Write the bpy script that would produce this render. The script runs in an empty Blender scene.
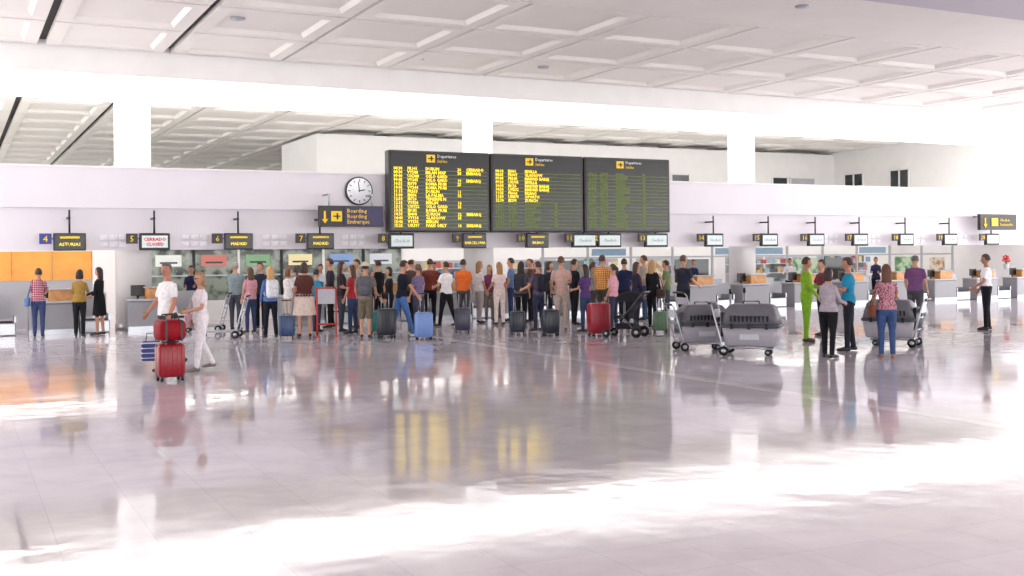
import bpy, math, random
from mathutils import Vector, Matrix
from mathutils.bvhtree import BVHTree
random.seed(7)
A0=math.radians(26.75); F_=1109.0; HC=1.88
scene=bpy.context.scene
col=scene.collection
scene.view_settings.view_transform='Standard'
scene.view_settings.look='None'

# ------------------------------------------------------------------ materials
def lin(c):
    out=[]
    for v in c:
        v=v/255.0
        out.append(v/12.92 if v<=0.04045 else ((v+0.055)/1.055)**2.4)
    return tuple(out)+(1.0,)
_mc={}
def mat(name,c,rough=.6,metal=0.0,emit=0.0,noise=.12,scale=25.0,spec=.5,pattern=None,c2=None):
    if name in _mc: return _mc[name]
    m=bpy.data.materials.new(name); m.use_nodes=True
    nt=m.node_tree; b=nt.nodes['Principled BSDF']
    L=lin(c)
    b.inputs['Roughness'].default_value=rough
    b.inputs['Metallic'].default_value=metal
    b.inputs['Specular IOR Level'].default_value=spec
    tc=nt.nodes.new('ShaderNodeTexCoord')
    if pattern=='plaid':
        w1=nt.nodes.new('ShaderNodeTexWave'); w1.bands_direction='X'; w1.inputs['Scale'].default_value=7
        w2=nt.nodes.new('ShaderNodeTexWave'); w2.bands_direction='Z'; w2.inputs['Scale'].default_value=7
        nt.links.new(tc.outputs['Object'],w1.inputs['Vector']); nt.links.new(tc.outputs['Object'],w2.inputs['Vector'])
        mm=nt.nodes.new('ShaderNodeMath'); mm.operation='MULTIPLY'
        nt.links.new(w1.outputs['Fac'],mm.inputs[0]); nt.links.new(w2.outputs['Fac'],mm.inputs[1]); fac=mm.outputs[0]
        lo,hi=L,lin(c2)
    else:
        n=nt.nodes.new('ShaderNodeTexNoise'); n.inputs['Scale'].default_value=scale; n.inputs['Detail'].default_value=3
        nt.links.new(tc.outputs['Object'],n.inputs['Vector']); fac=n.outputs['Fac']
        lo=tuple(max(0,x*(1-noise)) for x in L[:3])+(1,); hi=tuple(min(1,x*(1+noise)) for x in L[:3])+(1,)
        if pattern=='print': hi=lin(c2)
    r=nt.nodes.new('ShaderNodeValToRGB')
    r.color_ramp.elements[0].color=lo; r.color_ramp.elements[1].color=hi
    r.color_ramp.elements[0].position=.4 if pattern=='print' else .3; r.color_ramp.elements[1].position=.55 if pattern=='print' else .7
    nt.links.new(fac,r.inputs['Fac']); nt.links.new(r.outputs['Color'],b.inputs['Base Color'])
    if emit>0:
        b.inputs['Emission Color'].default_value=L; b.inputs['Emission Strength'].default_value=emit
    _mc[name]=m
    return m
def cloth(c,rough=.85): return mat('fabric_%d_%d_%d'%tuple(c),c,rough,noise=.15,scale=18,spec=.2)

WHITE=mat('white_plaster',(242,240,239),.6,noise=.02,scale=2)
FASC=mat('fascia_lavender_white',(228,223,230),.45,noise=.02,scale=1)
CEIL=mat('ceiling_panel_white',(244,240,235),.6,noise=.02,scale=1)
GROOVE=mat('ceiling_groove_grey',(140,136,130),.8)
SLOT=mat('ceiling_slot_dark',(45,42,42),.8)
BLACK=mat('black_plastic',(14,14,16),.4)
DGREY=mat('dark_grey_plastic',(62,64,70),.5)
GREY=mat('grey_laminate',(150,150,156),.4,noise=.04)
LGREY=mat('light_grey_plastic',(186,188,194),.45,noise=.04)
STEEL=mat('brushed_steel',(170,172,178),.3,metal=.9,noise=.05)
WOOD=mat('beech_wood',(208,150,92),.45,noise=.18,scale=6)
ORW=mat('orange_wood_panel',(240,168,78),.4,noise=.1,scale=3,emit=.15)  # faint glow put into the wood to brighten it
YEL=mat('yellow_display_text',(248,214,36),.5,emit=1.2)
YELS=mat('yellow_sign_text',(235,195,40),.5,emit=.3)
GRN=mat('green_display_rows',(104,122,44),.5,emit=.45)
WTXT=mat('white_sign_text',(235,235,240),.5,emit=.2)
SCRW=mat('lit_white_screen',(210,224,224),.4,emit=.2)
SCRK=mat('black_screen',(14,14,12),.25)
RED=mat('red_sign',(200,30,40),.5,emit=.2)
PURP=mat('purple_sign_panel',(52,42,90),.4)
NUMB=mat('blue_number_plate',(50,58,140),.4)
SIGNG=mat('dark_sign_panel',(40,35,33),.4)
GLASSD=mat('dark_glazing',(46,52,54),.08,noise=.25,scale=1.2)
GLASSL=mat('shop_glazing',(84,94,86),.12,noise=.6,scale=2.2,pattern='print',c2=(150,160,148))
LUM=mat('luminous_soffit',(255,253,250),.5,emit=2.3)  # glow stands in for light falling on the beam underside
LUM2=mat('shop_fill_glow',(255,252,246),.5,emit=4.0)  # for the added fill panels above the shops
FILLGLOW=mat('fill_strip_glow',(255,254,252),.5,emit=5.5)  # for the added fill strip behind the beam
RUB=mat('rubber_black',(18,18,18),.7)

# ------------------------------------------------------------------ builder
class B:
    def __init__(s): s.V=[];s.F=[];s.M=[];s.S=[];s.mats=[]
    def mi(s,m):
        if m not in s.mats: s.mats.append(m)
        return s.mats.index(m)
    def add(s,vs,fs,m,smooth=False):
        o=len(s.V); s.V+= [tuple(v) for v in vs]; i=s.mi(m) if not isinstance(m,list) else None
        for k,f in enumerate(fs):
            s.F.append([a+o for a in f]); s.M.append(i if i is not None else s.mi(m[k])); s.S.append(smooth)
    def box(s,c,sz,m,rz=0,R=None):
        x,y,z=[a/2 for a in sz]
        vs=[Vector((i*x,j*y,k*z)) for i in(-1,1) for j in(-1,1) for k in(-1,1)]
        if rz: R=Matrix.Rotation(rz,3,'Z')
        if R: vs=[R@v for v in vs]
        vs=[v+Vector(c) for v in vs]
        s.add(vs,[(0,1,3,2),(4,6,7,5),(0,4,5,1),(2,3,7,6),(0,2,6,4),(1,5,7,3)],m)
    def rbox(s,c,sz,r,m,R=None,taper=1.0,smooth=True,seg=3):
        x,y,z=[a/2 for a in sz]; r=min(r,x*.98,y*.98,z*.98)
        rings=[]
        prof=[(-z,r),(-z+r*.3,r*.3),(-z+r,0),(z-r,0),(z-r*.3,r*.3),(z,r)]
        for (zz,ins) in prof:
            t=1+(taper-1)*((zz+z)/(2*z)); ring=[]
            for cx,cy,a0 in((1,1,0),(-1,1,90),(-1,-1,180),(1,-1,270)):
                for k in range(seg+1):
                    a=math.radians(a0+90*k/seg)
                    rr=max(r-ins,0.0005)
                    ring.append(Vector(((cx*(x-r)+rr*math.cos(a))*t,(cy*(y-r)+rr*math.sin(a))*t,zz)))
            if R: ring=[R@v for v in ring]
            rings.append([v+Vector(c) for v in ring])
        s.loft(rings,m,smooth)
    def loft(s,rings,m,smooth=True,cap=True,closed=True):
        n=len(rings[0]); vs=[v for r in rings for v in r]; fs=[]; ms=[]
        for i in range(len(rings)-1):
            for j in range(n if closed else n-1):
                k=(j+1)%n
                fs.append((i*n+j,i*n+k,(i+1)*n+k,(i+1)*n+j)); ms.append(m[i] if isinstance(m,list) else m)
        if cap:
            fs.append(tuple(range(n))[::-1]); ms.append(m[0] if isinstance(m,list) else m)
            fs.append(tuple((len(rings)-1)*n+j for j in range(n))); ms.append(m[-1] if isinstance(m,list) else m)
        s.add(vs,fs,ms,smooth)
    def tube(s,pts,rad,m,n=10,flat=1.0,ref=None,caps=True,smooth=True):
        pts=[Vector(p) for p in pts]
        if not isinstance(rad,(list,tuple)): rad=[rad]*len(pts)
        D=[]
        N=len(pts)
        if not isinstance(m,list): m=[m]*(N-1)
        for i in range(N):
            if i==0:d=pts[1]-pts[0]
            elif i==N-1:d=pts[-1]-pts[-2]
            else:d=(pts[i+1]-pts[i]).normalized()+(pts[i]-pts[i-1]).normalized()
            if d.length<1e-6:d=Vector((0,0,1))
            D.append(d.normalized())
        seq=[(pts[i],rad[i],D[i]) for i in range(N)]
        if caps:
            a,b=seq[0],seq[-1]
            seq=[(a[0]-a[2]*a[1]*.85,a[1]*.45,a[2]),(a[0]-a[2]*a[1]*.5,a[1]*.83,a[2])]+seq+[(b[0]+b[2]*b[1]*.5,b[1]*.83,b[2]),(b[0]+b[2]*b[1]*.85,b[1]*.45,b[2])]
            m=[m[0],m[0]]+m+[m[-1],m[-1]]
        rings=[]
        rf=Vector(ref) if ref else None
        for p,r,d in seq:
            q=rf if rf else (Vector((0,1,0)) if abs(d.y)<.9 else Vector((0,0,1)))
            ax=d.cross(q).normalized(); ay=ax.cross(d).normalized()
            rings.append([p+ax*(r*math.cos(2*math.pi*k/n))+ay*(r*flat*math.sin(2*math.pi*k/n)) for k in range(n)])
        s.loft(rings,m,smooth)
    def cyl(s,a,b,r,m,n=12,smooth=True): s.tube([a,b],r,m,n,caps=False,smooth=smooth)
    def ell(s,c,r,m,R=None,nu=12,nv=8,fn=None):
        vs=[];fs=[]
        for i in range(nv+1):
            ph=math.pi*i/nv
            for j in range(nu):
                th=2*math.pi*j/nu
                d=Vector((math.sin(ph)*math.cos(th),math.sin(ph)*math.sin(th),math.cos(ph)))
                v=Vector((d.x*r[0],d.y*r[1],d.z*r[2]))
                if fn: v=fn(d,v)
                if R: v=R@v
                vs.append(v+Vector(c))
        for i in range(nv):
            for j in range(nu):
                k=(j+1)%nu; fs.append((i*nu+j,(i+1)*nu+j,(i+1)*nu+k,i*nu+k))
        s.add(vs,fs,m,True)
    def text(s,body,size,loc,m,align='CENTER',ext=0.002,bold=0.0):
        cu=bpy.data.curves.new('t','FONT'); cu.body=body; cu.size=size; cu.align_x=align; cu.extrude=ext; cu.resolution_u=1; cu.offset=bold
        o=bpy.data.objects.new('t',cu); col.objects.link(o)
        dg=bpy.context.evaluated_depsgraph_get(); me=bpy.data.meshes.new_from_object(o.evaluated_get(dg))
        R=Matrix.Rotation(math.pi/2,3,'X')
        s.add([R@v.co+Vector(loc) for v in me.vertices],[tuple(p.vertices) for p in me.polygons],m)
        bpy.data.objects.remove(o); bpy.data.curves.remove(cu); bpy.data.meshes.remove(me)
    def finish(s,name,loc=(0,0,0),rz=0,scale=1):
        me=bpy.data.meshes.new(name); me.from_pydata(s.V,[],s.F)
        for m in s.mats: me.materials.append(m)
        me.polygons.foreach_set('material_index',s.M); me.polygons.foreach_set('use_smooth',s.S)
        me.update()
        o=bpy.data.objects.new(name,me); o.location=loc; o.rotation_euler=(0,0,rz); o.scale=(scale,)*3
        col.objects.link(o); return o

def P(u,v):  # u, v are image pixel coordinates
    """floor position projected from an image pixel"""
    t=(u-512)/F_; D=HC*F_/(v-(260-.0095*u))
    return (D*(math.sin(A0)+t*math.cos(A0)), D*(math.cos(A0)-t*math.sin(A0)))
def RT(u):
    t=(u-512)/F_; return (math.sin(A0)+t*math.cos(A0))/(math.cos(A0)-t*math.sin(A0))
def yaw_at(x,y,ang): return -math.atan2(x,y)+math.radians(ang)

# ------------------------------------------------------------------ people
EYEW=mat('eye_white',(225,222,220),.3); EYED=mat('eye_dark',(30,22,18),.3); LIP=mat('lip',(150,84,76),.5)
def person(name,x,y,ang=0,H=1.72,f=False,w=1.0,top=(60,60,70),bot=(40,44,60),shoe=(30,30,30),skin=(190,140,112),
           hair=(50,35,25),hs='short',sl='short',legs='pants',aL=(8,8,15,0),aR=(8,8,15,0),lL=(2,2),lR=(-2,3),
           lean=0,hy=0,hp=0,pack=None,bag=None,hat=None,topm=None,tuck=False,glasses=False,vox=.013,tie=None):
    SK=mat('skin_%d_%d_%d'%skin,skin,.5,noise=.05); T=topm or cloth(top); Bt=cloth(bot); SH=mat('shoe_%d_%d_%d'%shoe,shoe,.5); HR=mat('hair_%d_%d_%d'%hair,hair,.6,noise=.3,scale=60)
    la=math.radians(lean)
    def TT(p):
        p=Vector(p); k=min(1,max(0,(p.z-.85)/.2)); a=la*k
        q=p-Vector((0,0,.93))
        return Vector((q.x, q.y*math.cos(a)+q.z*math.sin(a), q.z*math.cos(a)-q.y*math.sin(a)))+Vector((0,0,.93))
    b=B()
    hip=.170 if f else .158; wa=(.118 if f else .138); ch=.145 if f else .166; sh=.150 if f else .180
    hem=1.02 if tuck else .90
    e=.008
    R=[(.79,.09,.08,0,Bt),(.84,hip*.85*w,.1*w,0,Bt),(hem-.06,hip*w,.115*w,0,Bt),(hem-.004,hip*w*.99,.113*w,0,Bt),
       (hem+.001,(hip+e)*w,.122*w,0,T)]
    if not tuck: R+=[(.98,(hip+.002)*w,.12*w,.0,T)]
    R+=[(1.08,(wa+e)*w,(.098)*w+.01*(w-1),.012*(w-1)*10*.4,T),(1.18,(wa*.4+ch*.6+e)*w,.105*w,.005,T),
       (1.29,(ch+e)*w,(.118 if f else .115)*w,.012 if f else .0,T),(1.36,ch*w*.97,.10*w,-.002,T),(1.405,ch*.76,.08,-.006,T),(1.44,.088,.064,-.008,T),(1.458,.064,.056,-.006,SK),(1.49,.053,.052,0,SK),(1.56,.05,.05,.012,SK)]
    rings=[];ms=[]
    n=20
    for (z,hx,hy_,yo,m) in R:
        rings.append([TT((hx*math.cos(2*math.pi*k/n),yo+hy_*math.sin(2*math.pi*k/n),z)) for k in range(n)]); ms.append(m)
    b.loft(rings,ms[1:],True)
    # legs
    for sd,(th,kn) in((-1,lL),(1,lR)):
        th=math.radians(th);kn=math.radians(kn)
        h=Vector((sd*.086*w,0,.89)); sp=.03*sd
        d1=Vector((sp*.5,math.sin(th),-math.cos(th))).normalized(); k_=h+d1*.42
        d2=Vector((0,math.sin(th-kn),-math.cos(th-kn))).normalized(); an=k_+d2*.40
        if legs in('pants',):
            b.tube([h,h+d1*.2,k_,k_+d2*.13,k_+d2*.385],[.092*w,.082*w,.060,.058,.048],Bt,12)
            b.tube([k_+d2*.35,an],[.036,.036],SK,10)
        elif legs=='shorts':
            b.tube([h,h+d1*.2,k_-d1*.02],[.094*w,.09*w,.082*w],Bt,12)
            b.tube([k_-d1*.06,k_,k_+d2*.12,k_+d2*.3,an],[.058,.053,.056,.038,.036],SK,12)
        else:
            b.tube([h,h+d1*.2,k_],[.085*w,.078*w,.052],Bt,12)
            b.tube([k_-d1*.02,k_+d2*.12,k_+d2*.3,an],[.05,.053,.038,.036],SK,12)
        toe=Vector((sd*.12,1,0)).normalized()
        if kn>math.radians(18): toe=(toe+Vector((0,0,-.8))).normalized()
        up=Vector((0,0,1)) if kn<=math.radians(18) else Vector((0,.6,.8)).normalized()
        base=an-up*.038
        b.tube([base-toe*.035,base+toe*.05+up*.004,base+toe*.12-up*.008,base+toe*.175-up*.014],[.038,.04,.036,.026],SH,10,ref=up)
    if legs in('skirt','dress'):
        kz=.50; rr=[]
        for z,hx,hy2 in((1.0,hip*.97,.115),(.90,hip+.012,.125),(.75,hip+.02,.14),(.6,hip+.035,.155),(kz,hip+.045,.165)):
            rr.append([TT((hx*w*math.cos(2*math.pi*k/n),hy2*w*math.sin(2*math.pi*k/n),z)) for k in range(n)])
        b.loft(rr,Bt)
    # arms
    hands=[]
    for sd,(a,ab,el,ab2) in((-1,aL),(1,aR)):
        a,ab,el,ab2=[math.radians(q) for q in(a,ab,el,ab2)]
        S=TT((sd*(sh+.0),-.005,1.368)); S0=TT((sd*.09,-.005,1.385))
        d1=Vector((sd*math.sin(ab),math.sin(a)*math.cos(ab),-math.cos(a)*math.cos(ab)))
        d2=Vector((sd*math.sin(ab2),math.sin(a+el)*math.cos(ab2),-math.cos(a+el)*math.cos(ab2)))
        E=S+d1*.265; W=E+d2*.235
        wf=.85 if f else 1.0; wf*=.5+.5*w
        if sl=='long':
            b.tube([S0,S,S+d1*.14,E,E+d2*.1,W],[.044*wf,.053*wf,.049*wf,.042*wf,.040*wf,.032],T,12)
        else:
            b.tube([S0,S,S+d1*.08,S+d1*.16],[.044*wf,.053*wf,.054*wf,.053*wf],T,12)
            b.tube([S+d1*.14,E-d1*.03,E,E+d2*.08,W],[.041*wf,.037*wf,.035*wf,.037*wf,.025],SK,12)
        hands.append((W,d2,sd,el))
    # ---- fuse into one surface
    src=b.finish('src')
    bv=BVHTree.FromPolygons([Vector(v) for v in b.V],b.F)
    md=src.modifiers.new('r','REMESH'); md.mode='VOXEL'; md.voxel_size=vox
    sm=src.modifiers.new('s','SMOOTH'); sm.factor=.5; sm.iterations=2
    dg=bpy.context.evaluated_depsgraph_get(); me=bpy.data.meshes.new_from_object(src.evaluated_get(dg))
    o=B(); o.mats=list(b.mats)
    o.V=[tuple(v.co) for v in me.vertices]; o.F=[list(p.vertices) for p in me.polygons]
    o.M=[b.M[bv.find_nearest(p.center)[2]] for p in me.polygons]; o.S=[True]*len(o.F)
    bpy.data.objects.remove(src); bpy.data.meshes.remove(me)
    # ---- hands
    for W,d,sd,el in hands:
        side=Vector((sd,0,0)); nrm=(-side-d*(-side).dot(d)).normalized()
        wv=d.cross(nrm).normalized()
        if wv.y+wv.z<0: wv=-wv
        o.tube([W-d*.015,W+d*.03,W+d*.085],[.022,.036,.038],SK,8,flat=.45,ref=nrm)
        for i,(off,ln) in enumerate(((.027,.068),(.009,.078),(-.009,.073),(-.026,.056))):
            p0=W+d*.075+wv*off; dd=(d*.9+nrm*.35).normalized(); d3=(d*.5+nrm*.85).normalized()
            o.tube([p0,p0+d*ln*.42,p0+d*ln*.42+dd*ln*.33,p0+d*ln*.42+dd*ln*.33+d3*ln*.25],[.0092,.009,.008,.0068],SK,6)
        t0=W+d*.025+wv*.026
        o.tube([t0,t0+(d*.6+wv*.75).normalized()*.036,t0+(d*.6+wv*.75).normalized()*.036+(d*.9+nrm*.4).normalized()*.03],[.013,.011,.009],SK,6)
    # ---- head
    hc=TT((0,.018,1.618)); HRm=Matrix.Rotation(math.radians(hy),3,'Z')@Matrix.Rotation(-math.radians(hp)-la*.5,3,'X')
    def hf(d,v):
        if d.z<0:
            k=(-d.z)**1.4
            v.x*=1-.32*k
            if d.y<0: v.y*=1-.35*k
            else: v.y*=1+.05*k
        if d.y>0.5: v.y-=.006*(1-abs(d.z))
        return v
    HP=lambda q:hc+HRm@Vector(q)
    o.ell(hc,(.076,.095,.118),SK,HRm,20,16,hf)
    nv=[HP(q) for q in((0,.088,.012),(-.016,.086,-.03),(.016,.086,-.03),(0,.115,-.026),(0,.092,-.038))]
    o.add(nv,[(0,1,3),(0,3,2),(1,4,3),(4,2,3),(0,2,1)],SK,True)
    for sx in(-1,1):
        o.ell(HP((sx*.030,.078,.004)),(.013,.009,.006),EYEW,HRm,8,6)
        o.ell(HP((sx*.030,.085,.004)),(.006,.004,.006),EYED,HRm,8,6)
        o.ell(HP((sx*.030,.085,.022)),(.018,.005,.0035),HR,HRm,8,4)
        o.ell(HP((sx*.078,-.003,-.008)),(.008,.017,.03),SK,HRm,8,6)
    o.ell(HP((0,.084,-.060)),(.022,.009,.006),LIP,HRm,8,6)
    if glasses:
        for sx in(-1,1): o.ell(HP((sx*.031,.094,.006)),(.024,.004,.017),BLACK,HRm,10,6)
        o.tube([HP((-.075,0,.01)),HP((-.05,.092,.01)),HP((.05,.092,.01)),HP((.075,0,.01))],.004,BLACK,5)
    def hairf(d,v):
        cut=(d.y>.25 and d.z<.50)
        low=d.z< (-.25 if hs=='short' else -.55)
        if hs=='fringe':
            cut = cut or (d.z>.72); low=d.z<-.35
        if cut or low: v=v*.80
        return v
    if hs!='bald':
        o.ell(HP((0,-.008,.012)),(.084,.104,.118) if hs=='fringe' else (.086,.106,.122),HR,HRm,20,16,hairf)
    if hs=='long':
        rr=[]
        for z,hx,hyy,yo in((.09,.06,.045,-.045),(.05,.084,.06,-.048),(-.03,.092,.06,-.052),(-.12,.095,.052,-.058),(-.20,.088,.042,-.068),(-.26,.06,.03,-.076),(-.275,.03,.015,-.076)):
            rr.append([HP((hx*math.cos(2*math.pi*k/14),yo+hyy*math.sin(2*math.pi*k/14),z)) for k in range(14)])
        o.loft(rr,HR)
    if hs=='bob':
        rr=[]
        for z,hx,hyy,yo in((.06,.08,.06,-.04),(-.03,.096,.065,-.045),(-.10,.098,.06,-.045),(-.13,.08,.045,-.045)):
            rr.append([HP((hx*math.cos(2*math.pi*k/12),yo+hyy*math.sin(2*math.pi*k/12),z)) for k in range(12)])
        o.loft(rr,HR)
    if hs=='pony':
        o.tube([HP((0,-.10,.05)),HP((0,-.14,.0)),HP((0,-.135,-.09)),HP((0,-.12,-.16))],[.02,.032,.028,.012],HR,8)
    if hs=='bun':
        o.ell(HP((0,-.11,.05)),(.04,.035,.04),HR,HRm)
    if hat:
        hm=cloth(hat); o.ell(HP((0,-.005,.06)),(.092,.108,.095),hm,HRm,16,10,lambda d,v:Vector((v.x,v.y,max(v.z,-.01))))
        o.ell(HP((0,.0,.055)),(.15,.16,.008),hm,HRm,20,6)
    if pack:
        pm=cloth(pack); c=TT((0,-.19*w,1.20))
        Rm=Matrix.Rotation(-la,3,'X')
        o.rbox(c,(.29,.17,.44),.06,pm,Rm); o.rbox(TT((0,-.28*w,1.12)),(.22,.07,.22),.03,pm,Rm)
        for sx in(-1,1):
            o.tube([TT((sx*.09,-.12,1.38)),TT((sx*.10,-.03,1.43)),TT((sx*.11,.09,1.36)),TT((sx*.13,.125*w,1.22)),TT((sx*.15,.0,1.05)),TT((sx*.12,-.13,1.02))],.017,pm,6,flat=.5)
    if bag:
        bm=cloth(bag[0],.5); sx=bag[1]; c=Vector((sx*(.26*w),0.02,.88))
        o.rbox(c,(.12,.32,.24),.04,bm)
        o.tube([c+Vector((0,-.12,.1)),TT((sx*.20,-.04,1.25)),TT((sx*.14,-.02,1.437)),TT((sx*.2,.09,1.25)),c+Vector((0,.12,.1))],.011,bm,6)
    if tie:
        tm=cloth(tie); o.loft([[TT((a*.02*k,.118+.002,z)) for a in(-1,1)]+[TT((a*.02*k,.128,z)) for a in(1,-1)] for z,k in((1.40,.7),(1.34,1),(1.15,1.5),(1.08,.3))],tm)
    s=H/1.735
    zmin=min(v[2] for v in o.V)
    o.V=[(v[0],v[1],v[2]-zmin) for v in o.V]
    return o.finish(name,(x,y,0),yaw_at(x,y,ang),s)

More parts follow.
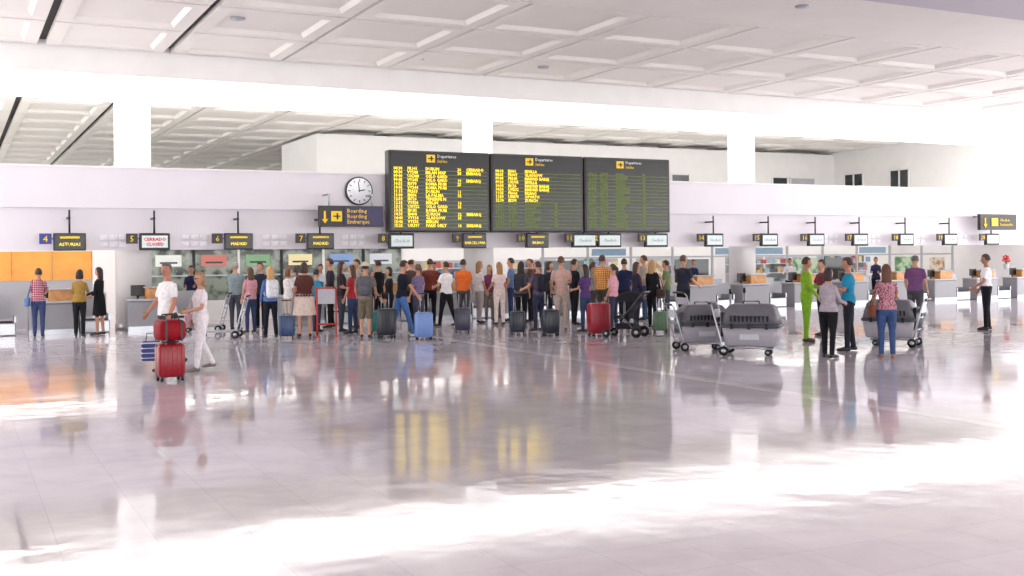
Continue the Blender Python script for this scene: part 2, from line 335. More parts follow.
JE=(52,66,98); BK=(26,26,30)
FRONT=dict(vox=.009)
ppl=[
 ('woman_at_counter',38,337,-5,dict(H=1.66,f=True,topm=mat('plaid_red_white_blue',(150,40,60),.85,pattern='plaid',c2=(215,215,230)),bot=(60,70,110),hair=(60,40,30),hs='bun',lean=8,bag=((90,120,170),-1),aL=(30,8,50,-10),aR=(30,8,50,-10))),
 ('woman_at_counter',79,337,-10,dict(H=1.62,f=True,top=(150,120,60),bot=BK,hair=(30,22,20),hs='bob',sl='long',lean=6,aL=(30,8,60,-10),aR=(30,8,60,-10))),
 ('woman_in_black_suit',99,335,60,dict(H=1.66,f=True,top=BK,bot=BK,legs='skirt',hair=(35,22,20),hs='long',sl='long',aL=(10,6,60,-10),aR=(15,6,50,-10))),
 ('man_in_white_polo',167,372,120,dict(H=1.78,w=1.18,top=(232,230,232),bot=(64,60,66),hair=(96,90,88),hs='short',aL=(5,14,18,0),aR=(12,14,30,0),lL=(14,6),lR=(-14,20),hy=25,skin=(180,120,98),**FRONT)),
 ('woman_in_white_outfit',200,371,110,dict(H=1.64,f=True,w=1.12,top=(232,222,226),bot=(226,220,224),shoe=(120,110,105),hair=(150,118,86),hs='bob',aL=(12,10,65,-20),aR=(-8,14,30,0),lL=(10,4),lR=(-10,17),bag=((222,176,188),1),glasses=True,sl='short',hy=15,**FRONT)),
 ('man_in_grey_shirt',235,330,-20,dict(H=1.76,w=1.1,top=(130,145,150),bot=(70,75,85),hair=(150,150,150),hs='fringe',aL=(40,5,30,0),aR=(40,5,30,0))),
 ('woman_in_pink',250,333,30,dict(H=1.62,f=True,top=(205,150,160),bot=JE,hair=(90,60,40),hs='long')),
 ('man_in_dark_jacket',260,329,160,dict(H=1.74,top=(40,44,60),bot=BK,sl='long')),
 ('woman_in_blue_top',270,338,15,dict(H=1.66,f=True,top=(88,116,168),bot=(28,30,42),hair=(190,150,95),hs='long',pack=(215,215,222),sl='long',aL=(5,12,20,0),aR=(20,10,70,-10),lL=(8,0),lR=(-8,8))),
 ('woman_in_white_top',288,331,-50,dict(H=1.6,f=True,top=(225,220,220),bot=(190,180,170),hair=(120,80,50),hs='bob')),
 ('woman_in_brown_top',304,337,10,dict(H=1.74,f=True,w=1.3,top=(84,48,44),bot=(214,196,186),legs='skirt',hair=(60,40,32),hs='bob',aL=(10,14,25,0),aR=(10,14,60,-10))),
 ('man_in_teal_shirt',316,332,-40,dict(H=1.55,top=(40,130,160),bot=(60,60,80),hair=(40,30,25))),
 ('man_in_dark_shirt',330,328,90,dict(H=1.82,top=(56,50,62),bot=BK,sl='long')),
 ('woman_in_dark_top',341,332,-70,dict(H=1.74,f=True,top=(50,40,48),bot=(60,60,70),hair=(60,40,28),hs='long',sl='long',aL=(20,6,70,-10))),
 ('woman_in_red_top',352,334,60,dict(H=1.66,f=True,top=(170,50,60),bot=JE,hair=(70,45,30),hs='long',aR=(20,10,80,-10))),
 ('backpacker_in_hat',365,338,-5,dict(H=1.72,top=(120,110,110),bot=(105,95,80),legs='shorts',pack=(92,92,100),hat=(200,190,170),aL=(15,10,40,0),aR=(15,10,40,0))),
 ('man_in_black_shirt',378,327,50,dict(H=1.76,top=BK,bot=BK,sl='long')),
 ('woman_in_black_top',389,332,100,dict(H=1.6,f=True,top=(34,30,36),bot=BK,hair=(35,25,20),hs='bob',sl='long')),
 ('man_in_jeans',401,337,-70,dict(H=1.80,top=(30,32,44),bot=(74,110,168),shoe=(210,210,215),lL=(-16,10),lR=(18,4),aL=(10,8,20,0),aR=(25,18,10,10),lean=5,skin=(190,135,110))),
 ('woman_in_mauve_top',418,330,40,dict(H=1.66,f=True,top=(120,105,140),bot=(70,70,85),hair=(110,75,50),hs='pony')),
 ('man_in_maroon_shirt',430,324,0,dict(H=1.78,top=(120,60,50),bot=BK)),
 ('man_in_white_shirt',446,327,50,dict(H=1.72,top=(236,234,236),bot=(30,30,36),w=1.1,lL=(12,2),lR=(-14,8),aL=(15,18,60,-20),aR=(10,14,30,0))),
 ('man_in_orange_shirt',463,324,-20,dict(H=1.76,top=(226,110,50),bot=(80,75,80),w=1.1)),
 ('woman_in_white_blouse',479,323,-60,dict(H=1.70,f=True,top=(224,220,224),bot=(170,160,160),hair=(150,110,70),hs='long')),
 ('woman_in_cream_dress',499,325,25,dict(H=1.68,f=True,top=(232,212,208),bot=(228,212,206),hair=(170,125,80),hs='long',aL=(5,16,40,10))),
 ('man_in_blue_shirt',511,321,80,dict(H=1.78,top=(100,125,170),bot=JE)),
 ('woman_in_grey_top',521,328,-15,dict(H=1.70,f=True,top=(85,82,92),bot=BK,hair=(40,28,24),hs='long',pack=(60,60,70))),
 ('man_in_checked_shirt',538,331,45,dict(H=1.70,top=(86,76,96),bot=(50,54,76),hs='short',aL=(20,14,50,0),pack=(40,42,50))),
 ('woman_in_navy_top',549,323,-100,dict(H=1.68,f=True,top=(36,40,64),bot=BK,hair=(60,38,28),hs='bob')),
 ('man_in_beige_shirt',561,331,10,dict(H=1.82,top=(196,160,150),bot=(180,160,150),hair=(90,60,40),aL=(5,10,20,0),aR=(25,12,60,-10),shoe=(110,80,60))),
 ('man_in_black_jacket',574,325,-60,dict(H=1.74,top=(28,28,34),bot=BK,sl='long')),
 ('woman_in_purple_top',585,332,50,dict(H=1.62,f=True,top=(86,60,110),bot=JE,hair=(40,30,26),hs='long',aL=(20,8,60,-10))),
 ('man_in_yellow_checked_shirt',602,326,-30,dict(H=1.84,topm=mat('plaid_yellow',(190,110,40),.85,pattern='plaid',c2=(240,215,140)),bot=(70,64,60),hair=(70,50,35))),
 ('woman_in_pink_top',613,331,70,dict(H=1.62,f=True,top=(220,160,175),bot=(60,60,80),hair=(60,40,30),hs='pony')),
 ('man_in_navy_shirt',624,324,0,dict(H=1.74,top=(34,42,76),bot=BK)),
 ('woman_in_dark_blouse',636,328,-60,dict(H=1.66,f=True,top=(50,46,66),bot=(40,40,52),hair=(70,45,34),hs='long',sl='long')),
 ('woman_in_black_dress',652,328,-35,dict(H=1.70,f=True,top=(30,28,34),bot=BK,hair=(178,140,90),hs='long',sl='long',bag=((60,40,36),1))),
 ('man_in_green_shirt',666,322,80,dict(H=1.68,top=(100,120,80),bot=(60,60,70))),
 ('man_pushing_trolley',683,328,-45,dict(H=1.82,w=1.12,top=(44,46,62),bot=BK,hair=(80,60,50),aL=(25,8,35,-5),aR=(25,8,35,-5))),
 ('worker_in_hi_vis',806,342,-75,dict(H=1.76,top=(126,168,44),bot=(118,162,44),sl='long',aL=(25,8,60,-15),aR=(8,10,30,0),skin=(170,115,90),shoe=(60,40,30),hair=(70,40,30),vox=.011)),
 ('man_in_maroon_top',822,336,120,dict(H=1.70,top=(110,50,60),bot=(40,40,50),hair=(60,50,45),aL=(20,8,70,-20),aR=(20,8,70,-20))),
 ('woman_in_grey_blouse',828,358,-35,dict(H=1.58,f=True,w=1.12,top=(165,155,165),bot=BK,hair=(50,34,30),hs='bob',sl='long',aL=(10,12,40,0),aR=(15,12,60,-10),vox=.010)),
 ('man_in_turquoise_shirt',848,351,90,dict(H=1.76,w=1.1,top=(36,130,168),bot=(36,38,48),hair=(60,45,38),aL=(20,10,80,-20),aR=(15,12,75,-15),skin=(178,122,98),vox=.010,lL=(3,2),lR=(-4,4))),
 ('woman_in_patterned_top',886,358,10,dict(H=1.64,f=True,w=1.05,topm=mat('printed_blouse',(120,36,54),.85,scale=40,pattern='print',c2=(190,138,152)),bot=(58,78,122),hair=(90,50,34),hs='long',bag=((110,62,44),-1),aL=(5,14,30,0),aR=(20,12,60,-10),vox=.010,shoe=(150,110,90))),
 ('man_in_purple_polo',915,329,-20,dict(H=1.78,w=1.12,top=(112,72,116),bot=(72,70,78),hair=(90,90,90),hs='fringe',aL=(5,12,20,0),aR=(5,12,20,0))),
 ('security_guard',986,330,90,dict(H=1.78,w=1.12,top=(232,232,238),bot=(24,24,30),hair=(60,50,45),tuck=True,tie=(30,30,50),aL=(15,12,40,-10),aR=(5,14,30,0),skin=(168,116,92))),
]
rq=random.Random(21)
for u,v,ang in((296,327,30),(357,328,100),(370,330,-80),(411,325,-60),(489,321,170),(530,322,90),(593,321,-70),(644,320,90)):
    fem=rq.random()<.5
    ppl.append(('traveller_in_queue',u,v,ang+rq.uniform(-20,20),dict(H=rq.uniform(1.52,1.66) if fem else rq.uniform(1.68,1.84),f=fem,w=rq.uniform(.95,1.12),
      top=rq.choice([(40,42,56),(190,60,50),(90,110,150),(214,208,210),(60,56,60),(30,30,36),(150,140,130),(120,60,90),(210,170,90),(80,60,56)]),
      bot=rq.choice([BK,JE,(70,66,70),(120,110,100)]),hair=rq.choice([(40,28,22),(70,48,32),(130,95,60),(110,108,106)]),hs=rq.choice(['long','bob','pony']) if fem else rq.choice(['short','short','fringe']),
      sl=rq.choice(['short','long']),aL=(rq.uniform(0,25),8,rq.uniform(10,80),-8),aR=(rq.uniform(0,25),8,rq.uniform(10,80),-8),hy=rq.uniform(-30,30),vox=.016)))
for nm,u,v,ang,kw in ppl:
    x,y=P(u,v)
    if y>29.55: x,y=x*29.55/y,29.55
    person(nm,x,y,ang,**kw)
for X,c in((5.9,(40,44,80)),(9.6,(230,230,235)),(13.2,(60,60,90)),(22.9,(40,44,80)),(27.2,(225,225,230)),(31.4,(50,54,84))):
    person('check_in_agent',X,31.5,175,H=1.66,f=random.random()<.5,top=c,bot=BK,hair=(50,35,28),hs='bun',sl='long',aL=(30,6,60,-10),aR=(30,6,60,-10),vox=.016)

# ------------------------------------------------------------------ room shell
def slab(name,x0,x1,y0,y1,z0,z1,m):
    b=B(); b.box(((x0+x1)/2,(y0+y1)/2,(z0+z1)/2),(x1-x0,y1-y0,z1-z0),m); return b.finish(name)
XL,XR=-9.74,41.0
fm=bpy.data.materials.new('polished_marble_tiles'); fm.use_nodes=True; nt=fm.node_tree; bs=nt.nodes['Principled BSDF']
tc=nt.nodes.new('ShaderNodeTexCoord')
br=nt.nodes.new('ShaderNodeTexBrick'); br.offset=0; br.inputs['Scale'].default_value=1.0
br.inputs['Brick Width'].default_value=.6; br.inputs['Row Height'].default_value=.6; br.inputs['Mortar Size'].default_value=.003
br.inputs['Color1'].default_value=lin((214,206,214)); br.inputs['Color2'].default_value=lin((220,213,220)); br.inputs['Mortar'].default_value=lin((198,190,198))
nt.links.new(tc.outputs['Object'],br.inputs['Vector'])
nz=nt.nodes.new('ShaderNodeTexNoise'); nz.inputs['Scale'].default_value=1.0; nz.inputs['Detail'].default_value=8; nz.inputs['Roughness'].default_value=.65; nz.inputs['Distortion'].default_value=1.2
nt.links.new(tc.outputs['Object'],nz.inputs['Vector'])
rp=nt.nodes.new('ShaderNodeValToRGB'); rp.color_ramp.elements[0].position=.35; rp.color_ramp.elements[0].color=(.86,.84,.87,1); rp.color_ramp.elements[1].position=.65; rp.color_ramp.elements[1].color=(1,1,1,1)
nt.links.new(nz.outputs['Fac'],rp.inputs['Fac'])
mx=nt.nodes.new('ShaderNodeMix'); mx.data_type='RGBA'; mx.blend_type='MULTIPLY'; mx.inputs[0].default_value=1
nt.links.new(br.outputs['Color'],mx.inputs[6]); nt.links.new(rp.outputs['Color'],mx.inputs[7]); nt.links.new(mx.outputs[2],bs.inputs['Base Color'])
n2=nt.nodes.new('ShaderNodeTexNoise'); n2.inputs['Scale'].default_value=.7; n2.inputs['Detail'].default_value=4
nt.links.new(tc.outputs['Object'],n2.inputs['Vector'])
mr=nt.nodes.new('ShaderNodeMapRange'); mr.inputs['To Min'].default_value=.03; mr.inputs['To Max'].default_value=.11
mr.inputs['From Min'].default_value=.35; mr.inputs['From Max'].default_value=.65
nt.links.new(n2.outputs['Fac'],mr.inputs['Value']); nt.links.new(mr.outputs['Result'],bs.inputs['Roughness'])
# very slight unevenness of the polished slabs
n3=nt.nodes.new('ShaderNodeTexNoise'); n3.inputs['Scale'].default_value=1.6; n3.inputs['Detail'].default_value=2
nt.links.new(tc.outputs['Object'],n3.inputs['Vector'])
bp=nt.nodes.new('ShaderNodeBump'); bp.inputs['Strength'].default_value=.08; bp.inputs['Distance'].default_value=.05
nt.links.new(n3.outputs['Fac'],bp.inputs['Height']); nt.links.new(bp.outputs['Normal'],bs.inputs['Normal'])
bs.inputs['IOR'].default_value=1.6
slab('floor',XL,XR,-14,76,-.2,0,fm)
INL=mat('white_marble_inlay',(226,220,224),.08,noise=.04,scale=3)
slab('trim_floor_inlay',9.87,10.07,-14,29.6,0,.002,INL)

def coffers(name,xs,ys,z):
    b=B()
    for i in range(len(xs)-1):
        for j in range(len(ys)-1):
            wl=.10 if xs[i] in(1.94,4.86) else .05; wr=.10 if xs[i+1] in(1.94,4.86) else .05
            x0,x1,y0,y1=xs[i]+wl,xs[i+1]-wr,ys[j]+.05,ys[j+1]-.05
            def rc(ins,zz): return [(x0+ins,y0+ins,zz),(x1-ins,y0+ins,zz),(x1-ins,y1-ins,zz),(x0+ins,y1-ins,zz)]
            rg=[rc(0,z+.15),rc(0,z),rc(.30,z),rc(.38,z+.09)]
            b.loft(rg,CEIL,False,cap=False); b.add(rc(.38,z+.09),[(0,1,2,3)],CEIL)
    for xx in xs:
        m=SLOT if xx in(1.94,4.86) else GROOVE
        b.box((xx,(ys[0]+ys[-1])/2,z+.14),(.2,ys[-1]-ys[0],.02),m)
    for yy in ys: b.box(((xs[0]+xs[-1])/2,yy,z+.155),(xs[-1]-xs[0],.12,.02),GROOVE)
    b.box(((xs[0]+xs[-1])/2,(ys[0]+ys[-1])/2,z+.25),(xs[-1]-xs[0],ys[-1]-ys[0],.1),CEIL)
    return b.finish(name)
xs=[round(1.94+2.92*k,2) for k in range(-4,14)]; xs[-1]=XR
ys=[20.14,23.06,25.98,28.9]
coffers('ceiling_main_hall',xs,ys,7.05)
coffers('ceiling_mezzanine',xs,[33.80+2.92*k for k in range(15)],7.05)
slab('ceiling_plain_band',XL,XR,16,20.14,7.05,7.3,CEIL)
LAV=mat('lavender_beam',(204,199,208),.6,noise=.02)
slab('ceiling_beam_front',XL,XR,14.3,16.0,6.72,7.4,LAV)
slab('ceiling_plain_entrance',XL,XR,-14,14.3,7.05,7.3,CEIL)
slab('ceiling_beam_column_line',XL,XR,28.93,33.72,6.44,7.35,WHITE)
b=B(); b.box(((XL+XR)/2,31.33,6.42),(XR-XL-.3,4.6,.03),LUM); b.finish('glowing_beam_soffit')  # beam underside made to glow, not a lamp
b=B(); b.box((20,33.75,6.72),(40,.05,.4),FILLGLOW)  # added glowing strip, unseen behind the beam, brightens the mezzanine
for k in range(14): b.box((0+3.07*k,33.78,6.72),(.05,.03,.44),STEEL)
b.finish('mezzanine_fill_strip')
slab('wall_left',XL-.3,XL,-14,17,0,7.3,WHITE)
slab('wall_right',XR,XR+.3,29.9,76,0,7.5,WHITE)
slab('wall_mezzanine_far',XL,XR,76,76.3,0,7.5,WHITE)
slab('wall_mezzanine_block',13.3,XR,44,49.4,3.15,6.92,WHITE)
slab('fascia_mezzanine_parapet',XL,XR,30.0,30.3,3.18,4.21,FASC)
slab('trim_parapet_rail',XL,XR,29.97,30.33,4.21,4.25,WHITE)
slab('wall_counter_header',XL,XR,30.12,30.3,2.1,3.178,FASC)
slab('floor_mezzanine',XL,XR,30.3,76,2.95,3.15,WHITE)
slab('wall_back',XL,XR,39.5,39.8,0,2.95,WHITE)
b=B()
for k in range(18): b.box((XL-.1,17.1+3.4*k,3.6),(.15,.15,7.2),STEEL)
for z in(2.4,4.8,7.2): b.box((XL-.1,46.5,z),(.12,59,.12),STEEL)
for k in range(13): b.box((XR+.1,-14+3.5*k,3.6),(.15,.15,7.2),STEEL)
for k in range(14): b.box((XL+3.9*k,-14.1,3.6),(.15,.15,7.2),STEEL)
b.finish('window_facade_frame')
def win(name,y0,y1,z0,z1,n):
    b=B(); b.box((XR-.02,(y0+y1)/2,(z0+z1)/2),(.04,y1-y0,z1-z0),GLASSD)
    for k in range(n+1): b.box((XR-.05,y0+(y1-y0)*k/n,(z0+z1)/2),(.06,.07,z1-z0+.1),WHITE)
    for z in(z0,z1): b.box((XR-.05,(y0+y1)/2,z),(.06,y1-y0,.07),WHITE)
    b.finish(name)
win('window_1',41.9,43.2,5.19,5.85,2); win('window_2',38.9,40.1,4.87,5.84,2)
for nm,u0,u1 in(('window_3',773,788),('window_4',791,815),('window_5',672,690)):
    b=B(); X0,X1=43.95*RT(u0),43.95*RT(u1)
    b.box(((X0+X1)/2,43.97,5.44),(X1-X0,.05,.42),GLASSD if u0<790 else LGREY)
    for X in(X0,X1): b.box((X,43.95,5.44),(.06,.08,.5),WHITE)
    b.finish(nm)
for k in range(3):
    b=B(); X=31.2*(.1390+.3285*k)
    b.cyl((0,0,0),(0,0,6.40),.465,WHITE,40)
    b.cyl((0,0,0),(0,0,.15),.48,STEEL,40)
    b.finish('column',(X,31.25,0))
for (u,z,Y) in((240,7.13,24.4),(805,7.13,18.0),(420,7.13,27.4),(545,7.13,27.3)):
    z=7.05 if Y<20 else 7.13
    b=B(); b.tube([(0,0,-.03),(0,0,.02)],[.16,.16],STEEL,20,caps=False); b.cyl((0,0,-.04),(0,0,-.03),.12,LGREY,20); b.finish('recessed_downlight',(RT(u)*Y,Y,z))
for Y in(32.6,36.2,38.4):
    b=B(); b.box((15.5,Y,2.92),(50,.5,.04),LUM2); b.finish('shop_fill_panel')  # unseen glowing panels added to light the shop zone

# ------------------------------------------------------------------ departure boards
def board(X0,X1,k):
    b=B(); w=X1-X0-.04; zb,zt=2.56,4.90; cx=w/2
    b.rbox((cx,.16,(zb+zt)/2),(w,.32,zt-zb),.03,SIGNG,smooth=False)
    b.box((cx,-.006,(zb+zt)/2),(w-.12,.012,zt-zb-.12),SCRK)
    b.box((cx-.30,-.02,zt-.22),(.26,.02,.22),YELS)
    b.text('Departures',.13,(cx-.10,-.025,zt-.19),WTXT,'LEFT'); b.text('Salidas',.12,(cx-.10,-.025,zt-.33),YELS,'LEFT')
    b.box((cx-.30,-.035,zt-.22),(.18,.01,.03),BLACK); b.box((cx-.28,-.035,zt-.22),(.04,.01,.14),BLACK)
    N=16; z0=zt-.52; dz=(zt-zb-.60)/N
    R=random.Random(k)
    names=['MADRID BARAJ','LONDRES GTW','BERLIN','SEVILLA','OSLO GARD','PARIS ORLY','GLASGOW','BILBAO','DUBLIN','ZURICH','ROMA FIUM','MILAN MXP','LA PALMA','MALAGA','OPORTO','TENERIFE N']
    for i in range(N):
        z=z0-dz*(i+.2)
        b.box((cx,-.014,z-dz*.30),(w-.2,.006,dz*.12),GRN)
        lit=(k==0) or (k==1 and i<9)
        if lit:
            sz=dz*1.12; zz=z-dz*.15
            for xx,t in((.14,'%02d:%02d'%(8+i//2,R.randrange(0,60,5))),(.56,'%s%d'%(R.choice(['IB','UX','VY','FR']),R.randrange(100,999))),(1.12,R.choice(names)),(2.12,'%02d'%R.randrange(10,40)),(2.4,R.choice(['EMBARQ','CERRADO','']))):
                if k==1 and xx>1.9: continue
                if k==0 and xx>1.9 and i%3==2: continue
                b.text(t,sz,(xx,-.02,zz),YEL,'LEFT',bold=.003)
        else:
            for xx in (.14,.56,1.12,2.12): b.text('%05d'%R.randrange(10000,99999) if xx<1 else 'AAAAAAAA'[:R.randrange(4,8)] if xx<2 else '88',dz*1.05,(xx,-.02,z-dz*.15),GRN,'LEFT',bold=.001)
    for X in(.4,w-.4): b.box((X,.355,3.7),(.1,.07,.6),STEEL)
    b.finish('departure_board',(X0+.02,29.6,0))
rs=[.372,.4804,.5887,.6977]
for k in range(3): board(29.6*rs[k],29.6*rs[k+1],k)
b=B(); b.tube([(0,.08,0),(0,0,0)],[.40,.40],BLACK,40,caps=False); b.tube([(0,-.01,0),(0,-.015,0)],[.365,.365],WTXT,40,caps=False)
for k in range(12):
    a=math.radians(30*k); R=Matrix.Rotation(a,3,'Y'); b.box(R@Vector((0,-.02,.30)),(.02,.01,.07),BLACK,R=R)
for a,l,wd in((78,.19,.03),(-8,.29,.022)):
    R=Matrix.Rotation(math.radians(a),3,'Y'); b.box(R@Vector((0,-.03,l/2-.03)),(wd,.01,l),BLACK,R=R)
b.finish('wall_clock',(29.9*.3431,29.9,3.73))
b=B(); X0,X1=29.35*.3043,29.35*.3671; w=X1-X0
b.box((w/2,.08,.28),(w,.14,.58),SIGNG); b.box((w*.68,-.0,.28),(w*.60,.03,.50),PURP)
b.box((w*.08,-.0,.28),(.05,.03,.28),YELS); b.add([(w*.08-.09,-.015,.2),(w*.08+.09,-.015,.2),(w*.08,-.015,.08)],[(0,1,2)],YELS)
b.box((w*.26,0,.28),(.3,.03,.28),YELS); b.box((w*.26,-.02,.28),(.2,.02,.035),BLACK); b.box((w*.27,-.02,.28),(.04,.02,.17),BLACK)
for i,t in enumerate(('Boarding','Boarding','Embarque')): b.text(t,.16,(w*.42,-.02,.38-.15*i),YELS,'LEFT')
for X in(.3,w-.3): b.cyl((X,.1,.55),(X,.1,.9),.02,STEEL,8); b.box((X,.35,.88),(.05,.58,.05),STEEL)
b.finish('boarding_sign',(X0,29.35,2.71))
b=B(); X0,X1=29.4*RT(981),29.4*RT(1017); w=X1-X0
b.box((w/2,.08,.3),(w,.14,.6),SIGNG); b.box((w*.12,-.01,.3),(.05,.02,.3),YELS); b.add([(w*.12-.1,-.02,.22),(w*.12+.1,-.02,.22),(w*.12,-.02,.08)],[(0,1,2)],YELS)
b.box((w*.38,-.01,.3),(.34,.02,.3),YELS)
for i,t in enumerate(('Check-in','Facturación')): b.text(t,.15,(w*.52,-.02,.33-.17*i),YELS,'LEFT')
for X in(.3,w-.3): b.box((X,.37,.52),(.06,.44,.06),STEEL)
b.finish('direction_sign',(X0,29.4,2.66))
sus=[70,155,239,321,402,475,538,585,610,657,715,770,817,861,907,951,993]
txt=['ASTURIAS','CERRADO','MADRID','MADRID','','BARCELONA','BILBAO']
for i,u in enumerate(sus):
    X=29.6*RT(u); b=B(); big= .76 if i<7 else (.86 if i<10 else .72); under=4<=i<=9
    b.rbox((0,.06,0),(big,.12,.44),.02,BLACK,smooth=False)
    t=txt[i] if i<len(txt) else ''
    if t=='CERRADO':
        b.box((0,-.006,0),(big-.12,.012,.31),SCRW); b.text('CERRADO',.12,(0,-.02,.02),RED,bold=.003); b.text('CLOSED',.12,(0,-.02,-.11),RED,bold=.003)
    elif t:
        b.box((0,-.006,0),(big-.06,.012,.37),SCRK); b.text(t,.115,(0,-.02,-.10),YEL); b.box((0,-.015,.11),(big*.6,.006,.05),YELS)
    else:
        b.box((0,-.006,0),(big-.12,.012,.31),SCRW); b.text('Check-in',.13,(0,-.02,-.04),GREY)
    if under: b.cyl((0,.08,.2),(0,.08,.245),.025,BLACK,8)
    else: b.cyl((0,.08,.2),(0,.08,.80),.025,BLACK,8); b.box((0,.29,.60),(.06,.44,.05),BLACK)
    nx=-.56 if i<7 else -.55
    b.box((nx,.03,.08),(.28,.06,.26),SIGNG if i not in(0,) else NUMB); b.text(str(4+i),.22,(nx,-.01,.0),YELS)
    b.box((nx+.2,.03,.08),(.12,.03,.03),BLACK)
    b.finish('check_in_display',(X,29.6,2.31))
    if i<4 or i>11:
        b=B(); lp=mat('pale_logo_panel',(240,238,246),.4)
        for q in range(3):
            for r_ in range(2): b.rbox((q*.24,0,r_*.18),(.2,.02,.13),.03,lp)
        b.finish('wall_logo_panel',(X+.85,30.10,2.25))

# ------------------------------------------------------------------ check-in desks
def desk(X):
    b=B()
    b.rbox((-.35,.35,.39),(1.15,.7,.78),.04,GREY,smooth=False)
    b.box((-.35,.02,.06),(1.16,.06,.12),STEEL)
    b.rbox((-.35,.33,.80),(1.22,.74,.05),.02,LGREY,smooth=False)
    b.rbox((-.12,.40,.96),(.66,.5,.29),.02,WOOD,smooth=False)
    b.rbox((-.12,.38,1.12),(.74,.58,.035),.015,LGREY,smooth=False)
    b.rbox((-.62,.45,1.04),(.36,.04,.28),.015,BLACK,smooth=False); b.cyl((-.62,.48,.8),(-.62,.48,.95),.03,BLACK,8)
    b.rbox((.62,.36,.16),(.72,.7,.32),.03,STEEL,smooth=False); b.box((.62,.36,.325),(.6,.66,.02),RUB)
    for k in(-1,1): b.box((.62+k*.34,.36,.4),(.04,.7,.16),STEEL)
    b.box((.62,.69,.7),(.7,.03,.6),LGREY)
    b.finish('check_in_desk',(X,30.0,0))
for X in [.4,2.6,4.95]+[9.03+2.25*k for k in range(14)]: desk(X)
b=B(); b.box((0,0,1.7),(6.2,.1,.8),ORW); b.box((0,0,.65),(6.2,.08,1.3),LGREY)
for k in range(7): b.box((-3.1+k*1.03,-.06,1.7),(.02,.02,.8),WOOD)
b.finish('wall_wood_panelling',(.4,33.2,0))
b=B(); b.box((3.9,0,1.4),(8.0,.04,1.6),GLASSL); b.box((3.9,0,.3),(8.0,.1,.6),WHITE)
for k in range(7): b.box((-.1+k*1.33,-.04,1.2),(.07,.1,2.4),BLACK if k%2 else WHITE)
b.box((3.9,-.04,2.2),(8.0,.1,.1),BLACK); b.box((3.9,-.04,1.35),(8.0,.06,.04),STEEL)
for k,c in((0,(225,230,224)),(1,(196,120,110)),(2,(130,170,130)),(3,(236,222,170)),(4,(130,160,205)),(5,(205,208,216))):
    b.box((.5+k*1.33,-.03,1.80),(.75,.02,.34),mat('glowing_window_poster_%d'%k,c,.4,emit=.25)); b.box((.5+k*1.33,-.045,1.74),(.5,.01,.05),DGREY)  # posters added with a glow to brighten the glazing
b.finish('window_partition',(5.2,33.95,0))
cols=[mat('goods_%d'%i,c,.5) for i,c in enumerate([(220,170,110),(190,90,90),(130,160,190),(225,210,150),(210,160,170),(90,130,110),(236,236,238),(110,116,140),(170,196,204)])]
def shelf(X,Y,w,hot=False):
    b=B()
    b.box((w/2,.25,.85),(w,.04,1.7),LGREY)
    for z in(.1,.55,1.0,1.4):
        b.box((w/2,0,z),(w,.5,.03),WHITE)
        x=.05
        while x<w-.25:
            ww=random.uniform(.1,.32); h=random.uniform(.12,.3); b.box((x+ww/2,-.05,z+.015+h/2),(ww*.9,.25,h),random.choice(cols[:4] if hot else cols)); x+=ww*random.choice((1,1,1.6))
    b.finish('shop_shelf_display',(X,Y,0))
for X,Y,w,h in((13.6,36.2,1.6,True),(16,38.5,2.4,True),(18.2,36.2,2.0,True),(22.2,38.2,2.0,False),(25.5,38.8,2.6,False),(29.2,37.6,2.0,False),(32.0,38.4,2.4,False),(35.4,38.9,3,False)): shelf(X,Y,w,h)
b=B()
for k in range(12): b.box((1.9*k,0,1.25),(.07,.08,2.5),LGREY)
b.box((10.4,0,1.75),(21,.07,.06),LGREY); b.box((10.4,0,.35),(21,.06,.7),LGREY)
for k in(1,4,5,8): b.box((1.9*k+.95,.04,1.95),(1.5,.03,.26),mat('pale_blue_shop_fascia',(150,184,208),.4))
for k in(0,3,7): b.box((1.9*k+.95,.04,1.2),(1.6,.03,.9),GLASSD)
for k in(2,10): b.box((1.9*k+.95,.0,1.25),(.9,.03,.7),mat('warm_shop_poster',(200,150,110),.4,pattern='print',scale=4,c2=(235,225,200)))
for k in(6,9): b.box((1.9*k+.95,.0,1.25),(1.3,.03,.8),mat('green_shop_poster',(90,140,90),.4,pattern='print',scale=3,c2=(190,215,180)))
b.finish('shopfront_screen',(19.2,35.6,0))

# ------------------------------------------------------------------ luggage
def suitcase(u,v,c,H=.66,w=.45,d=.27,ang=0,handle=.35,name='suitcase'):
    m=mat('shell_%d_%d_%d'%c,c,.35,noise=.05); b=B()
    b.rbox((0,0,.06+H/2),(w,d,H),.06,m)
    for k in range(5):
        for s in(-1,1): b.rbox((-w*.34+k*w*.17,s*d/2,.06+H/2),(.02,.014,H*.82),.006,m)
    b.box((0,0,.06+H/2),(w+.004,.012,H*.94),BLACK)
    for sx in(-1,1):
        for sy in(-1,1): b.tube([(sx*w*.38-.015,sy*d*.33,.032),(sx*w*.38+.015,sy*d*.33,.032)],[.032,.032],RUB,12,caps=False); b.box((sx*w*.38,sy*d*.33,.06),(.03,.03,.03),BLACK)
        b.cyl((sx*.09,-d*.35,H),(sx*.09,-d*.35,.06+H+handle),.009,STEEL,6)
    b.tube([(-.1,-d*.35,.06+H+handle),(.1,-d*.35,.06+H+handle)],.014,BLACK,8)
    b.tube([(-.07,0,.06+H),(-.06,0,.09+H),(.06,0,.09+H),(.07,0,.06+H)],.01,BLACK,6)
    x,y=P(u,v); b.finish(name,(x,y,0),yaw_at(x,y,ang))
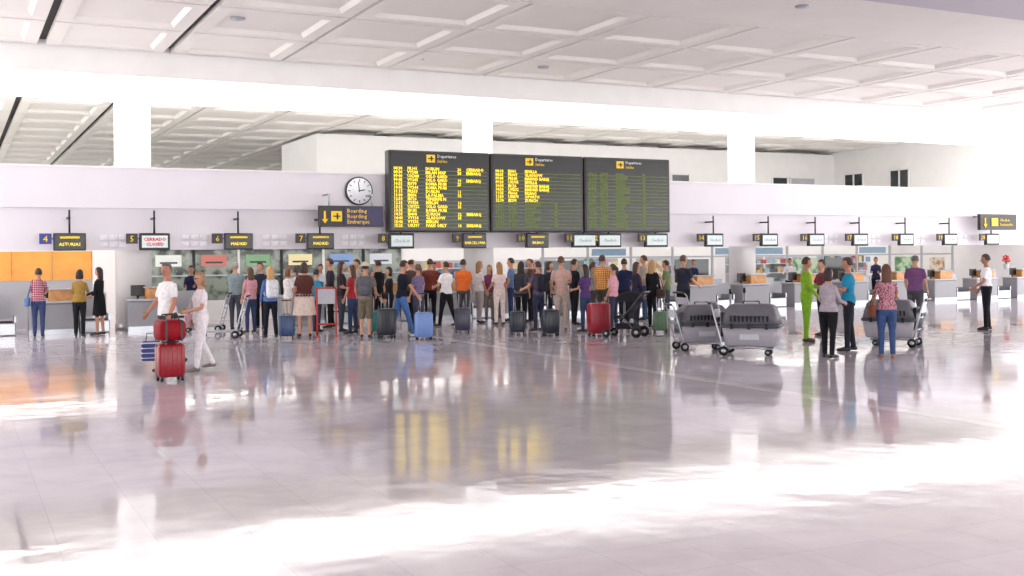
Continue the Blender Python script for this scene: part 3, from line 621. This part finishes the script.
def duffel(x,y,z,c,L=.5,r=.16,ang=0,name='duffel_bag'):
    m=cloth(c,.6); b=B()
    b.rbox((0,0,r*.8),(L,r*1.9,r*1.6),.08,m)
    for s in(-1,1): b.tube([(-.12,s*r*.5,r*1.5),(-.09,s*r*.3,r*2.0),(.09,s*r*.3,r*2.0),(.12,s*r*.5,r*1.5)],.012,BLACK,6); b.box((s*.12,0,r*.8),(.03,r*1.93,r*1.62),BLACK)
    b.finish(name,(x,y,z),yaw_at(x,y,ang))
suitcase(169,381,(146,12,30),.52,.42,.26,ang=20,handle=.02)
x,y=P(169,381); duffel(x,y,.62,(142,10,28),.42,.20,ang=20)
b=B(); b.rbox((0,0,.16),(.30,.16,.32),.03,cloth((70,80,140)))
for k in range(4): b.rbox((0,0,.05+k*.08),(.304,.164,.03),.014,cloth((225,225,230)))
b.tube([(-.08,0,.31),(-.06,0,.45),(.06,0,.45),(.08,0,.31)],.01,cloth((70,80,140)),6)
x,y=P(150,373); b.finish('striped_beach_bag',(x,y,.2),yaw_at(x,y,0))
suitcase(423,340,(110,140,200),.56,.40,.25,ang=10,handle=.42)
suitcase(386,338,(30,34,44),.62,.42,.27,ang=-20)
suitcase(377,334,(40,120,120),.5,.36,.24)
suitcase(462,333,(60,60,80),.55,.38,.25)
suitcase(517,335,(40,44,60),.5,.36,.24); suitcase(550,336,(30,34,50),.55,.4,.25,ang=15)
suitcase(598,336,(150,20,42),.70,.50,.30,ang=30,handle=.05)
suitcase(660,333,(90,120,90),.45,.35,.24)
suitcase(286,339,(44,70,110),.48,.36,.24)

def trolley_geo(b):
    b.tube([(-.30,-.40,.16),(-.24,.2,.15),(-.12,.50,.13),(.12,.50,.13),(.24,.2,.15),(.30,-.40,.16)],.018,STEEL,8)
    for yy in(-.35,-.1,.15,.38): b.box((0,yy,.165),(.5 if yy<.2 else .32,.05,.02),STEEL)
    b.tube([(-.29,-.38,.16),(-.29,-.48,.55),(-.28,-.58,.92),(-.22,-.62,.97),(.22,-.62,.97),(.28,-.58,.92),(.29,-.48,.55),(.29,-.38,.16)],.017,STEEL,8)
    b.tube([(-.24,-.625,.975),(.24,-.625,.975)],.024,BLACK,8)
    for z,yy in((.35,-.43),(.6,-.49)): b.cyl((-.29,yy,z),(.29,yy,z),.012,STEEL,8)
    b.box((0,-.54,.78),(.46,.02,.16),mat('trolley_panel',(190,190,200),.4))
    for wx,wy,r in((-.3,-.36,.09),(.3,-.36,.09),(-.1,.42,.06),(.1,.42,.06)):
        b.tube([(wx-.02,wy,r),(wx+.02,wy,r)],[r,r],RUB,16,caps=False); b.tube([(wx-.025,wy,r),(wx+.025,wy,r)],[r*.5,r*.5],STEEL,10,caps=False)
def trolley(u,v,ang,n=1):
    x,y=P(u,v); b=B(); trolley_geo(b); return b.finish('luggage_trolley',(x,y,0),yaw_at(x,y,ang))
trolley(221,338,80); trolley(205,332,80); trolley(702,334,-60)
CL=mat('crate_lower_shell',(160,156,166),.5,noise=.04); CU=mat('crate_upper_shell',(98,95,104),.5,noise=.06)
def crate_cart(u,v,ang,s=1.0):
    x,y=P(u,v); yw=yaw_at(x,y,ang)
    b=B(); trolley_geo(b)
    z0=.18; L=.70;Wd=1.08; q=1.12; oy=.12
    def shell(zs):
        rr=[]
        for z,ins in zs:
            ring=[]; hx,hy=Wd/2-ins,L/2-ins; r=.09
            for cx,cy,a0 in((1,1,0),(-1,1,90),(-1,-1,180),(1,-1,270)):
                for k in range(5):
                    a=math.radians(a0+22.5*k); ring.append(Vector((cy*(hy-r)+r*math.sin(a), cx*(hx-r)+r*math.cos(a)+oy, z0+z*q)))
            rr.append(ring)
        return rr
    b.loft(shell([(0,.09),(.02,.07),(.16,.045),(.31,.02)]),CL)
    b.loft(shell([(.31,.0),(.36,.0)]),DGREY)
    b.loft(shell([(.36,.02),(.5,.05),(.62,.09),(.68,.14),(.70,.2)]),CU)
    for side in(-1,1):
        for k in range(10):
            yy=-.34+.075*k+oy
            b.box((side*(L/2-.038),yy,z0+.50),(.03,.035,.14),BLACK,R=Matrix.Rotation(side*.2,3,'Y'))
        b.box((side*(L/2-.025),oy,z0+.18),(.03,.35,.10),LGREY)
    yb=oy-Wd/2+.02
    b.box((0,yb,z0+.40),(.42,.05,.46),BLACK)
    for k in range(7): b.cyl((-.18+.06*k,yb-.035,z0+.18),(-.18+.06*k,yb-.035,z0+.62),.006,STEEL,5)
    for k in range(5): b.cyl((-.19,yb-.035,z0+.2+.1*k),(.19,yb-.035,z0+.2+.1*k),.005,STEEL,5)
    b.tube([(0,-.05,z0+.77),(0,-.03,z0+.83),(0,.25,z0+.83),(0,.27,z0+.77)],.015,BLACK,6)
    for side in(-1,1):
        for yy in(-.2,.12,.44): b.box((side*(L/2+.005),yy,z0+.375),(.03,.06,.1),BLACK)
    b.finish('pet_carrier_on_trolley',(x,y,0),yw,s)
crate_cart(696,350,-72,.92); crate_cart(745,355,-100,.98); crate_cart(896,346,78,.96)
def stroller(u,v,ang):
    b=B(); f=cloth((34,34,42))
    for s in(-1,1):
        b.tube([(s*.25,.42,.09),(s*.24,-.1,.6),(s*.22,-.45,1.02)],.014,DGREY,8); b.tube([(s*.27,-.30,.12),(s*.24,.1,.55)],.014,DGREY,8)
        for yy,r in((.42,.09),(-.30,.12)):
            b.tube([(s*.27-.02,yy,r),(s*.27+.02,yy,r)],[r,r],RUB,16,caps=False); b.tube([(s*.27-.025,yy,r),(s*.27+.025,yy,r)],[r*.4,r*.4],STEEL,10,caps=False)
    b.tube([(-.22,-.45,1.02),(.22,-.45,1.02)],.02,BLACK,8); b.cyl((-.27,-.3,.12),(.27,-.3,.12),.01,STEEL,6); b.cyl((-.25,.42,.09),(.25,.42,.09),.01,STEEL,6)
    b.rbox((0,.08,.45),(.4,.36,.08),.03,f); b.rbox((0,-.12,.68),(.4,.08,.5),.03,f,Matrix.Rotation(.35,3,'X'))
    b.ell((0,-.05,.80),(.22,.34,.24),f,None,16,8,lambda d,v:Vector((v.x,v.y,max(v.z,0))))
    b.box((0,0,.25),(.38,.4,.12),f)
    x,y=P(u,v); b.finish('baby_stroller',(x,y,0),yaw_at(x,y,ang))
stroller(627,337,70)
b=B(); rd=mat('red_painted_metal',(190,50,30),.4)
for s in(-1,1): b.cyl((s*.22,0,0),(s*.22,0,1.15),.022,rd,8); b.box((s*.22,0,.015),(.06,.4,.03),rd)
b.cyl((-.22,0,1.15),(.22,0,1.15),.022,rd,8); b.cyl((-.22,0,.3),(.22,0,.3),.02,rd,8); b.box((0,0,.95),(.42,.02,.35),mat('info_sheet',(180,180,188),.5))
x,y=P(326,337); b.finish('baggage_size_stand',(x,y,0),yaw_at(x,y,0))
for u,v in((730,330),(744,328)):
    b=B(); b.cyl((0,0,0),(0,0,.03),.17,STEEL,20); b.cyl((0,0,.03),(0,0,.95),.03,STEEL,12); b.cyl((0,0,.88),(0,0,1.0),.035,BLACK,12)
    x,y=P(u,v); b.finish('belt_barrier_post',(x,y,0))
b=B(); b.tube([(0,0,0),(0,0,.2)],[.08,.12],LGREY,14,caps=False)
for k in range(26):
    a=random.random()*6.28; r=random.random()*.16; h=.3+random.random()*.25
    b.tube([(0,0,.18),(r*math.cos(a),r*math.sin(a),h)],.005,cols[5],4); b.ell((r*math.cos(a),r*math.sin(a),h),(.04,.04,.035),RED,None,8,5)
b.finish('flower_pot',(30.4*RT(1006),30.4,1.14))

# ------------------------------------------------------------------ light, world, camera
wd=bpy.data.worlds.new('World'); scene.world=wd; wd.use_nodes=True
bg=wd.node_tree.nodes['Background']; bg.inputs['Color'].default_value=(1.0,.995,.985,1); bg.inputs['Strength'].default_value=5.0
cam=bpy.data.cameras.new('camera'); co=bpy.data.objects.new('camera',cam); col.objects.link(co)
cam.sensor_width=36; cam.lens=F_/1024*36; cam.shift_y=-33/1024; cam.clip_end=300
co.matrix_world=Matrix.Translation((0,0,HC))@Matrix.Rotation(-A0,4,'Z')@Matrix.Rotation(math.pi/2,4,'X')@Matrix.Rotation(math.radians(-.54),4,'Z')
scene.camera=co
